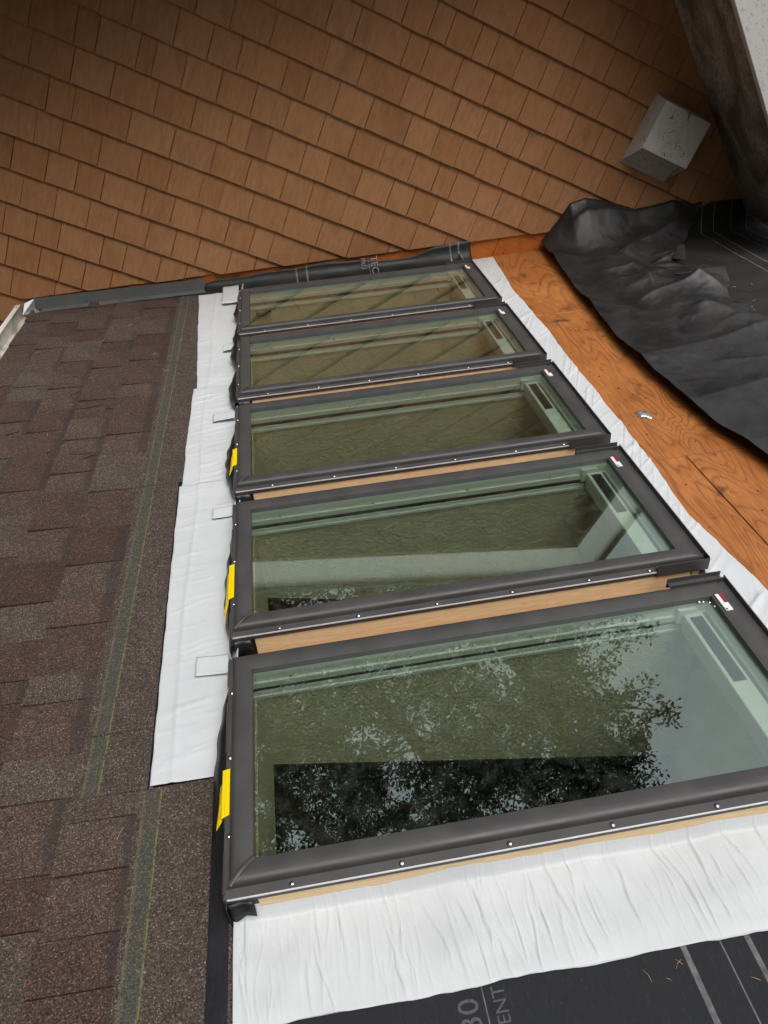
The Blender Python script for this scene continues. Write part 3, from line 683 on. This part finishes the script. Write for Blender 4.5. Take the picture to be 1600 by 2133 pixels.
# lower side, three lapped lengths
PTS = [((0.293, 0.051), (1.391, 0.030)), ((1.385, 0.037), (2.098, 0.034)), ((2.090, 0.047), (3.196, -0.002))]
MLAB = ['near length of white membrane below the two nearest skylights', 'middle length of white membrane beside the third and fourth skylights', 'far length of white membrane running up to the wall']
for i, ((v0, uL0), (v1, uL1)) in enumerate(PTS):
    vv = np.linspace(v0, v1, 260); s = np.linspace(0, 1, 60); Vv, Sg = np.meshgrid(vv, s, indexing='ij')
    uL = uL0 + (uL1 - uL0) * (Vv - v0) / (v1 - v0) + .0018 * fbm(Vv, Vv * 0, 14, 20 + i, 3)
    uR = 0.232 + 0 * Vv
    U = uL + (uR - uL) * Sg
    Nn = DECK + 0.0065 + 0.002 * (2 - i) + 0 * U
    Nn += .0035 * fbm(U, Vv, 7, 30 + i, 3) * np.clip(Sg * 4, 0.2, 1)
    Nn += .0022 * np.exp(-((U - 0.092 - .004 * np.sin(Vv * 6)) / .007) ** 2)
    wrinkles(Vv, U, Nn, 40, (v0, v1, .04, .2), .0022, .0045, .2, 40 + i)
    up_ = np.clip((U - 0.212) / 0.02, 0, 1); Nn += up_ * 0.035
    if i == 0: Vv = Vv + np.where(Vv < 0.4, (0.4 - Vv) / 0.107 * 0 + (U - .05) * -.02, 0)
    o = grid('membrane_sheet', U - uL0, Vv - v0, Nn - DECK, MEMB, None, 0.0012); o.matrix_world = roof_at(uL0, v0, DECK)
    tag(o, MLAB[i], 'membrane', 'white membranes')
# upper side
vk = [-0.6, 0.2, 0.562, 0.876, 1.139, 1.462, 1.986, 2.462, 2.752, 3.0, 3.255]; uk = [1.545, 1.54, 1.525, 1.485, 1.498, 1.512, 1.520, 1.533, 1.530, 1.545, 1.565]
vv = np.linspace(-0.6, 3.262, 900); s = np.linspace(0, 1, 56); Vv, Sg = np.meshgrid(vv, s, indexing='ij')
uR = np.interp(Vv, vk, uk) + .0030 * fbm(Vv, Vv * 0, 9, 61, 3)
U = 1.376 + (uR - 1.376) * Sg
Nn = DECK + 0.0025 + np.clip(.0045 * (fbm(U * 1.0, Vv * .6 + .9 * U, 11, 62, 3)), -.0015, .02)
wrinkles(Vv, U, Nn, 70, (-.6, 3.26, 1.38, 1.56), .0050, .0080, .9, 63)
wrinkles(Vv, U, Nn, 60, (-.6, 3.26, 1.38, 1.56), .0040, .0060, 2.2, 65)
wrinkles(Vv, U, Nn, 80, (-.6, 3.26, 1.38, 1.56), .0020, .0035, -1.2, 64)
Nn += np.clip((1.386 - U) / .01, 0, 1) * .05
o = grid('membrane_sheet', U - 1.376, Vv, Nn - DECK, MEMB, None, 0.0012); o.matrix_world = roof_at(1.376, 0, DECK)
tag(o, 'long crinkled white membrane strip between skylights and plywood', 'membrane', 'white membranes')
# loose white tabs at the lower ends of the skylights
TB = [((0.129, 0.205), (0.559, 0.618), 'white membrane tab beside the nearest skylight, largest of the tabs', 0.004), ((0.145, 0.216), (1.176, 1.225), 'white membrane tab beside the second skylight', 0.004), ((0.124, 0.216), (1.784, 1.839), 'white membrane tab beside the middle skylight', 0.001),
      ((0.144, 0.205), (2.412, 2.48), 'small square white tab beside the second skylight from the wall', 0.003), ((0.124, 0.205), (2.99, 3.24), 'tall white membrane flap at the farthest skylight near the wall', 0.006)]
for j, ((a, b), (c, d), lab, cr) in enumerate(TB):
    vv = np.linspace(c, d, 14); uu = np.linspace(a, b, 16); U, V = np.meshgrid(uu, vv, indexing='ij')
    f = (U - a) / (b - a)
    Nn = DECK + 0.0200 + 0.004 * f + .02 * np.clip((U - .205) / .011, 0, 1) + cr * (1 - f) ** 2 * .5 + .0012 * fbm(U, V, 30, 70 + j, 2)
    o = grid('membrane_tab', U - a, V - c - (0.006 * f if j == 0 else 0), Nn - DECK, MEMB, None, 0.0018); o.matrix_world = roof_at(a, c, DECK)
    tag(o, lab, 'membrane tab', 'white membrane tabs')
# small upturned scraps
def scrap(name, P, mat, lab, cat, th=0.0012, M4=None):
    o = mk(name, P, [tuple(range(len(P)))], mat); solid(o, th); o.matrix_world = M4; tag(o, lab, cat); return o
V = []
for a in range(5):
    for b in range(4): V.append((a * .012, -.004 * a + b * .013 + (.004 if a == 2 else 0), .003 + .004 * math.sin(a * 1.3) + .002 * b * (a % 2)))
o = mk('membrane_scrap', V, [(a * 4 + b, a * 4 + 4 + b, a * 4 + 5 + b, a * 4 + 1 + b) for a in range(4) for b in range(3)], BRIGHT, None, 60); solid(o, .002); o.matrix_world = roof_at(1.582, 1.438, DECK)
tag(o, 'small crumpled silver scrap lying on the bare plywood', 'scrap')
scrap('membrane_scrap', [(0, 0, 0), (.020, .004, .002), (.012, .012, .022), (.004, .008, .040)], MEMB, 'tiny white sliver standing behind the farthest skylight', 'scrap', M4=roof_at(1.300, 3.10, DECK + .035))
V = [(0, -.004, .0), (.022, -.002, .0), (.020, .012, .014), (.002, .014, .016)]
scrap('membrane_scrap', V, MEMB, 'folded white membrane corner at the lower corner of the nearest skylight', 'scrap', M4=roof_at(.226, -.006, DECK + .012))

# ------------------------------------------------------------------ black felt
# along the foot of the wall
vs = [(-0.245, .003), (-0.16, .003), (-0.09, .006), (-0.05, .014), (-0.025, .030), (-0.012, .050), (-0.008, .068), (-0.007, .084)]
uu = np.linspace(0.028, 1.445, 120); U = np.repeat(uu[:, None], len(vs), 1); V = np.tile([a for a, b in vs], (120, 1)); Nn = np.tile([b for a, b in vs], (120, 1)).astype(float)
hh = .084 - .018 * np.clip(fbm(uu, uu * 0, 4, 80, 2), -.5, 1) + np.interp(uu, [0.03, .2, .5, .75, .95, 1.15, 1.25, 1.45], [-.040, -.040, -.026, -.016, -.026, -.026, -.004, .012])
Nn *= (hh / .084)[:, None] ** np.linspace(0, 1, len(vs))[None, :]
Nn += .002 * fbm(U, V, 12, 81, 2)
WF = felt('printed_felt', (0.010, 0.010, 0.0105), (0.019, 0.0185, 0.018), 0.5, lines=((0.51, .004), (0.565, .004), (1.335, .004), (1.38, .004), (0.895, .0015)), axis=0)
o = grid('wall_felt', U, V, Nn, WF, None, 0.0012); o.matrix_world = roof_at(0, YW, DECK); tag(o, 'printed black felt strip curled up the foot of the wall', 'roofing felt', 'black roofing felt')
WFELT = o
# flat sheet at the upper right with printed lines
uu = np.linspace(2.10, 3.25, 120); vv = np.linspace(0.1, YW - 0.004, 160); U, V = np.meshgrid(uu, vv, indexing='ij')
Nn = DECK + .002 + .003 * (fbm(U, V, 3, 85, 3) + .6) + np.clip((V - (YW - .05)) / .046, 0, 1) ** 2 * .15
FL = felt('dusty_felt', (0.010, 0.009, 0.0085), (0.026, 0.021, 0.018), 0.85, lines=((2.73, .0030), (2.80, .0030), (2.90, .0022), (2.99, .0022)), axis=0)
o = grid('felt_sheet', U, V, Nn - DECK, FL, None, 0.0012); o.matrix_world = roof_at(0, 0, DECK); tag(o, 'dusty flat felt sheet with pale printed lines under the overhang', 'roofing felt', 'black roofing felt')
# crumpled sheet
vk = [0.2, 0.7, 1.043, 1.258, 1.54, 1.921, 2.567, 3.0, 3.27]; uk = [1.93, 1.87, 1.812, 1.775, 1.748, 1.732, 1.773, 1.815, 1.835]
rv = [0.2, 1.6, 1.966, 2.049, 2.331, 2.40, 2.529, 2.70, 2.765, 2.80, 2.90, 3.05, 3.27]; ru = [2.6, 2.45, 2.38, 2.35, 2.375, 2.44, 2.45, 2.38, 2.31, 2.41, 2.43, 2.55, 2.72]
vv = np.linspace(0.2, 3.272, 420); ss = np.linspace(0, 1, 150); V, Sg = np.meshgrid(vv, ss, indexing='ij')
u0 = np.interp(V, vk, uk) + .004 * fbm(V, V * 0, 5, 90, 2); u1 = np.interp(V, rv, ru) + .012 * fbm(V, V * 0, 9, 91, 3)
U = u0 + (u1 - u0) * Sg
Nn = DECK + .016 + .010 * fbm(U, V, 2.2, 92, 3)
def ridge(a, b, amp, w1, w2, pw=1.0):
    """a crest from a to b, steep on one flank (w1), gentle on the other (w2)"""
    global Nn
    ax, ay = a; bx, by = b; L = math.hypot(bx - ax, by - ay); dx, dy = (bx - ax) / L, (by - ay) / L
    t = (U - ax) * dx + (V - ay) * dy; d = -(U - ax) * dy + (V - ay) * dx
    w = np.where(d > 0, w1, w2); win = np.clip(np.minimum(t + .08, L + .08 - t) / .14, 0, 1)
    Nn = Nn + amp * np.exp(-np.abs(d / w) ** 1.05) * win * win * (3 - 2 * win)
ridge((2.0, 3.20), (2.60, 3.26), .06, .05, .16); ridge((2.12, 2.93), (2.55, 3.16), .045, .05, .11); ridge((1.93, 2.58), (2.36, 2.56), .050, .035, .12)
ridge((2.0, 2.36), (2.44, 2.48), .042, .03, .09); ridge((2.10, 2.30), (2.30, 1.98), .030, .06, .08); ridge((1.74, 2.42), (1.95, 2.26), .022, .05, .08)
ridge((1.76, 1.80), (2.38, 1.96), .028, .05, .14); ridge((2.12, 2.86), (2.09, 2.45), .022, .05, .05); ridge((1.80, 3.05), (2.1, 2.9), .03, .05, .12)
ridge((1.80, 1.45), (2.5, 1.62), .022, .06, .16); ridge((1.82, 1.15), (2.5, 1.25), .018, .05, .15); ridge((1.95, 2.75), (2.35, 2.72), .035, .03, .07); ridge((2.22, 2.52), (2.36, 2.34), .03, .02, .05); ridge((2.28, 2.80), (2.42, 2.86), .04, .02, .05)
for _k in range(16):
    _u, _v, _a, _l = random.uniform(1.9, 2.4), random.uniform(0.9, 3.0), random.uniform(-.5, .9), random.uniform(.12, .4)
    ridge((_u, _v), (_u + _l * math.cos(_a), _v + _l * math.sin(_a)), random.uniform(.008, .02), random.uniform(.01, .03), random.uniform(.03, .09))
Nn += .006 * (1 - np.abs(fbm(U, V, 5.5, 93, 2))) + .0015 * fbm(U, V, 30, 94, 3)
edge = np.exp(-((U - u0) / .05)); Nn += .022 * edge
# pushed up the wall
rise = np.interp(U, [1.83, 1.90, 1.98, 2.06, 2.2, 2.35, 2.5, 2.72], [.005, .10, .20, .215, .17, .11, .12, .15])
wl = np.clip((V - 2.98) / .29, 0, 1) ** 2.2
Nn += rise * wl
fr = empty('crumpled_felt', roof_at(1.73, 0.2, DECK)); tag(fr, 'crumpled torn black roofing felt thrown over the plywood deck', 'roofing felt', 'black roofing felt')
grid('felt_sheet', U - 1.73, V - .2, Nn - DECK, FELT, fr, 0.0015)
def flap(P): 
    o = mk('torn_flap', [(a - 1.73, b - .2, c) for a, b, c in P], [(0, 1, 2), (0, 2, 3)], FELT, fr); solid(o, .0012)
flap([(2.33, 2.76, .060), (2.42, 2.80, .030), (2.44, 2.87, .085), (2.40, 2.86, .09)]); flap([(2.20, 2.50, .085), (2.45, 2.44, .040), (2.47, 2.54, .075), (2.38, 2.57, .085)])
# bottom right sheet
o = MB().box(-0.124, 1.6, -1.1, 0.0, 0.0, 0.0018).build('felt_sheet', felt('blue_black_felt', (0.009, 0.0100, 0.0125), (0.016, 0.0170, 0.0205), 0.8, lines=((0.594, .0048), (0.655, .0012), (0.7, .0045), (0.262, .0010)), axis=0))
o.matrix_world = roof_at(0.35, -0.15, DECK); tag(o, 'flat black felt with printed lines at the lower right corner', 'roofing felt', 'black roofing felt')
BFELT = o
def text(body, parent, loc, size, rz, mat, name='printed_letters', rot=None, sx=1.0):
    cu = bpy.data.curves.new('t', 'FONT'); cu.body = body; cu.size = size; cu.fill_mode = 'FRONT'; cu.resolution_u = 3
    to = bpy.data.objects.new('t', cu); COL.objects.link(to)
    bpy.context.view_layer.update()
    me = bpy.data.meshes.new_from_object(to.evaluated_get(bpy.context.evaluated_depsgraph_get()))
    bpy.data.objects.remove(to); bpy.data.curves.remove(cu)
    me.materials.clear(); me.materials.append(mat)
    o = bpy.data.objects.new(name, me); link(o, parent); o.location = loc; o.rotation_euler = rot or (0, 0, rz); o.scale = (sx, 1, 1); return o
text('30', BFELT, (0.251, -0.081, .0022), 0.047, math.pi / 2, PRINT)
text('ENT', BFELT, (0.295, -0.079, .0022), 0.029, math.pi / 2, PRINT)
# print on the wall felt, read sideways
def felt_text(body, u, a, b, size):
    X = Vector((0, b[0] - a[0], b[1] - a[1])).normalized(); Y = Vector((1, 0, 0)); Zv = X.cross(Y)
    o = text(body, WFELT, (0, 0, 0), size, 0, PRINT)
    o.matrix_local = Matrix(((X.x, Y.x, Zv.x, u), (X.y, Y.y, Zv.y, a[0]), (X.z, Y.z, Zv.z, a[1]), (0, 0, 0, 1))) @ Matrix.Translation((0, 0, .0035))
PRINT = plain('pale_print', (0.20, 0.205, 0.21), 0.85, var=0.5, scale=160)
felt_text('TEC', 0.905, (-0.0085, .080), (-0.060, .012), 0.052)
felt_text('PRU', 0.852, (-0.0085, .075), (-0.060, .012), 0.034)

# ------------------------------------------------------------------ vent hood on the wall
vh = empty('vent_hood', Matrix.Translation((1.995, YW, 1.30))); tag(vh, 'pale metal vent hood fixed to the dark shingles under the overhang', 'vent')
x0, x1 = -0.137, 0.137
PB, PFb, PFt, PT = (-0.004, 0.0), (-0.145, 0.087), (-0.138, 0.305), (-0.004, 0.325)
def quad(name, P, th=0.0015, mat=None, par=None):
    o = mk(name, P, [tuple(range(len(P)))], mat or VENT, par or vh); m_ = o.modifiers.new('solid', 'SOLIDIFY'); m_.thickness = th; m_.offset = 0; return o
quad('front_panel', [(x0, *PFb), (x1, *PFb), (x1, *PFt), (x0, *PFt)])
quad('side_panel', [(x0, *PB), (x0, *PFb), (x0, *PFt), (x0, *PT)]); quad('side_panel', [(x1, *PB), (x1, *PFb), (x1, *PFt), (x1, *PT)])
quad('top_panel', [(x0, *PT), (x1, *PT), (x1, *PFt), (x0, *PFt)])
quad('damper_flap', [(x0 + .006, -0.022, 0.012), (x1 - .006, -0.022, 0.012), (x1 - .006, -0.10, 0.105), (x0 + .006, -0.10, 0.105)])
quad('inner_lip', [(x0 + .004, -0.138, 0.088), (x1 - .004, -0.138, 0.088), (x1 - .004, -0.112, 0.120), (x0 + .004, -0.112, 0.120)])
quad('bottom_flange', [(x0 - .012, -0.007, -0.008), (x1 + .004, -0.007, -0.008), (x1 + .004, -0.024, 0.012), (x0 - .012, -0.024, 0.012)])
mb = MB()
for k in range(90):
    a = Vector((random.gauss(-.02, .045), -0.147, random.gauss(.19, .05))); d = Vector((random.gauss(0, 1), random.uniform(-.5, 0), random.gauss(0, 1))).normalized() * random.uniform(.006, .022)
    mb.tube([a, a + d * .5 + Vector((0, -.002, .002)), a + d], .0005, 3)
o = mb.build('dry_moss', TWIG, vh); o['kind'] = 'stuff'
# cobweb tufts
for j, (x, z, s) in enumerate(((1.615, 1.335, .05), (1.36, 1.245, .035), (1.60, 0.965, .035), (1.72, 0.80, .03))):
    mb = MB()
    for k in range(26):
        a = Vector((random.gauss(0, s * .35), -.004, random.gauss(0, s * .5))); b = a + Vector((random.gauss(0, s * .3), random.uniform(-.012, 0), random.gauss(-s * .2, s * .35)))
        mb.tube([a, (a + b) / 2 + Vector((random.gauss(0, .004), -.004, 0)), b], .00045, 3)
    o = mb.build('cobweb', COBW); o.matrix_world = Matrix.Translation((x, YW, z)); tag(o, ['dusty cobweb tuft just left of the vent hood', 'small hanging cobweb on the shingles left of the vent', 'cobweb below the vent hood above the felt', 'dusty cobweb where siding meets the plywood at the felt'][j], 'cobweb', 'cobwebs on the wall')

# ------------------------------------------------------------------ needles and twigs
def stick(u, v, n, L, ang, r, mat, name, lab, grp, cat):
    c, s = math.cos(ang), math.sin(ang); b = random.uniform(-.12, .12) * L
    pts = [(-c * L / 2, -s * L / 2, 0), (-s * b, c * b, r), (c * L / 2, s * L / 2, 0)]
    o = MB().tube(pts, [r, r, r * .5], 5).build(name, mat); o.matrix_world = roof_at(u, v, n + r * .8); tag(o, lab, cat, grp)
for u, v, L, a in ((-.36, 2.06, .10, .12), (-.33, 1.70, .08, -.1), (-.30, 1.67, .05, .5), (-.44, 2.20, .05, .6), (-.47, 2.36, .03, -.4), (-.60, 1.60, .07, .15), (-.28, 2.02, .035, -.5), (-.45, 1.74, .03, .8), (-.36, 1.95, .05, .2), (-.62, 1.92, .05, .3)):
    stick(u, v, DECK + .0078, L, a, .0016, TWIG, 'twig', 'short dark twig lying on the asphalt shingles', 'twigs on the asphalt', 'twig')
for k in range(22):
    u, v = random.uniform(-.5, .02), random.uniform(0.1, 3.0)
    if u < -.2 - .12 * v * .3 and v < .9: u = -.08
    stick(u, v, DECK + .0078, random.uniform(.015, .032), random.uniform(0, 3.1), .0005, NEEDLE, 'pine_needle', 'pale dry needle lying on the asphalt shingles', 'needles on the asphalt', 'needle')
for u, v, L, a in ((.87, -.203, .020, 1.9), (.925, -.195, .018, .7), (.927, -.192, .012, 2.3), (1.03, -.235, .014, 2.6), (.90, -.213, .008, 2.5), (.965, -.29, .016, 2.8)):
    stick(u, v, DECK + .0025, L, a, .0006, plain('needle_tan', (.30, .20, .12), .7), 'pine_needle', 'tan dry needle on the flat felt in the lower right', 'needles on the felt', 'needle')
for k in range(26):
    u, v = random.uniform(2.2, 2.9), random.uniform(1.6, 3.0)
    stick(u, v, DECK + .03 if u < 2.4 else DECK + .008, random.uniform(.008, .03), random.uniform(0, 3.1), .0009, NEEDLE, 'pine_needle', 'pale dry needle on the upper roofing felt', 'needles on the upper felt', 'needle')
for k in range(16):
    u, v = random.uniform(1.56, 1.74), random.uniform(0.9, 3.2)
    stick(u, v, DECK + .0006, random.uniform(.006, .016), random.uniform(0, 3.1), .0012, NEEDLE, 'wood_chip', 'pale wood chip on the bare plywood deck', 'chips on the plywood', 'wood chip')
stick(.52, .61 + .075, .0018, .018, 2.6, .0006, NEEDLE, 'pine_needle', 'single pale needle on the glass of the second skylight', None, 'needle')

# ------------------------------------------------------------------ tall firs beyond the house (mirrored in the glass)
def fir(x, y, h, r, seed, nb, lab, f0=0.25, zb=-4.2):
    R = np.random.default_rng(seed); rr_ = random.Random(seed)
    t = empty('fir_tree', Matrix.Translation((x, y, zb)))
    mb = MB(); n = 12
    mb.tube([(0.12 * math.sin(k), 0.1 * math.cos(k * 1.7), h * k / n) for k in range(n + 1)], [0.30 * (1 - k / n) ** .8 + .02 for k in range(n + 1)], 9)
    mb.build('trunk', BARK, t, 60)
    lim = MB(); P = []; D = []
    for b in range(nb):
        f = f0 + (1 - f0) * (b + R.random()) / nb; z = h * f
        L = r * (1 - f) ** .62 * R.uniform(.55, 1.15) + .25
        az = R.uniform(0, 2 * math.pi); dr = R.uniform(-.25, .12)
        m_ = 9; pts = []
        for k in range(m_ + 1):
            s = k / m_; q = L * s
            pts.append(np.array([math.cos(az) * q, math.sin(az) * q, z + q * dr - .16 * L * s * s + .10 * L * s ** 4]))
        lim.tube([tuple(p) for p in pts[::3]], [.022 * (1 - k / 4) + .003 for k in range(4)], 4)
        side = np.array([-math.sin(az), math.cos(az), 0])
        for k in range(2, m_ + 1):
            s = k / m_; wdt = .42 * L * (1.15 - s) * .55 + .10
            for _ in range(int(4 + 9 * wdt)):           # sprays of needles, with gaps between them
                ctr = pts[k] + side * R.uniform(-wdt, wdt) + np.array([0, 0, R.normal(0, .05)]) + (pts[k] - pts[k - 1]) * R.uniform(-.6, .6)
                dv0 = side * R.normal(0, .6) + (pts[k] - pts[k - 1]) / (L / m_) * R.uniform(.3, 1) + np.array([0, 0, R.normal(-.1, .2)])
                for _2 in range(9):
                    dv = dv0 + R.normal(0, .55, 3)
                    P.append(ctr + R.normal(0, .055, 3)); D.append(dv / (np.linalg.norm(dv) + 1e-6))
    lim.build('limbs', BARK, t)
    P = np.array(P); D = np.array(D); q = len(P)
    Wd = np.cross(D, R.normal(0, 1, (q, 3))); Wd /= np.linalg.norm(Wd, axis=1)[:, None] + 1e-6
    Ln = R.uniform(.05, .11, q)[:, None]; Wl = R.uniform(.014, .028, q)[:, None]
    V = np.stack([P - Wd * Wl * .5, P + D * Ln * .5 - Wd * Wl, P + D * Ln, P + D * Ln * .45 + Wd * Wl], 1).reshape(-1, 3)
    mk('crown', V.tolist(), np.arange(4 * q).reshape(-1, 4).tolist(), FIR, t)
    tag(t, lab, 'tree', 'firs beyond the house')
for k, (az, d, h, r, nb) in enumerate(((-12, 7.4, 20.5, 4.3, 105), (-28, 9.0, 21, 3.6, 110), (-43, 9.5, 20, 3.6, 105), (-20, 14, 27, 4.0, 105), (-54, 11, 21, 4.2, 110), (-9, 15.5, 25, 3.0, 100), (-35, 15, 25, 3.6, 100))):
    a = math.radians(az)
    fir(0.7 + d * math.sin(a), 0.4 + d * math.cos(a), h, r, 100 + k, nb, ['tall fir nearest the house, its boughs mirrored in the nearest skylight', 'dense fir left of the nearest one, mirrored in the glass', 'fir at the left of the mirrored group', 'tallest fir standing behind the nearest one', 'fir farthest left of the mirrored group', 'slim fir at the right of the mirrored group', 'tall fir in the back row of the mirrored group'][k], 0.52 if k == 0 else 0.3)

# unseen trees added behind the camera, blocking low sky light from the wall
R = np.random.default_rng(77); V = []; F = []
for k in range(38):
    a = math.radians(75 + 235 * (k + R.random() * .6) / 38); d = R.uniform(11, 17); top = R.uniform(9.0, 13.5)
    cx, cy = d * math.sin(a), d * math.cos(a)
    for q in range(420):
        f = R.random() ** .8; z = -4.2 + (top + 4.2) * (0.12 + .88 * f); rad = 2.6 * (1 - f) ** .7 + .2
        t_ = R.uniform(0, 6.283); rr2 = rad * math.sqrt(R.random())
        p = np.array([cx + math.cos(t_) * rr2, cy + math.sin(t_) * rr2, z]); e1 = R.normal(0, 1, 3); e1 /= np.linalg.norm(e1); e2 = np.cross(e1, R.normal(0, 1, 3)); e2 /= np.linalg.norm(e2)
        s1, s2 = R.uniform(.3, .7), R.uniform(.12, .3); b = len(V)
        V += [tuple(p - e1 * s1), tuple(p + e2 * s2), tuple(p + e1 * s1), tuple(p - e2 * s2)]; F.append((b, b + 1, b + 2, b + 3))
o = mk('added_shade_trees', V, F, FIR); tag(o, 'unseen mass of trees added behind the camera to shade the wall', 'wood', kind='stuff')
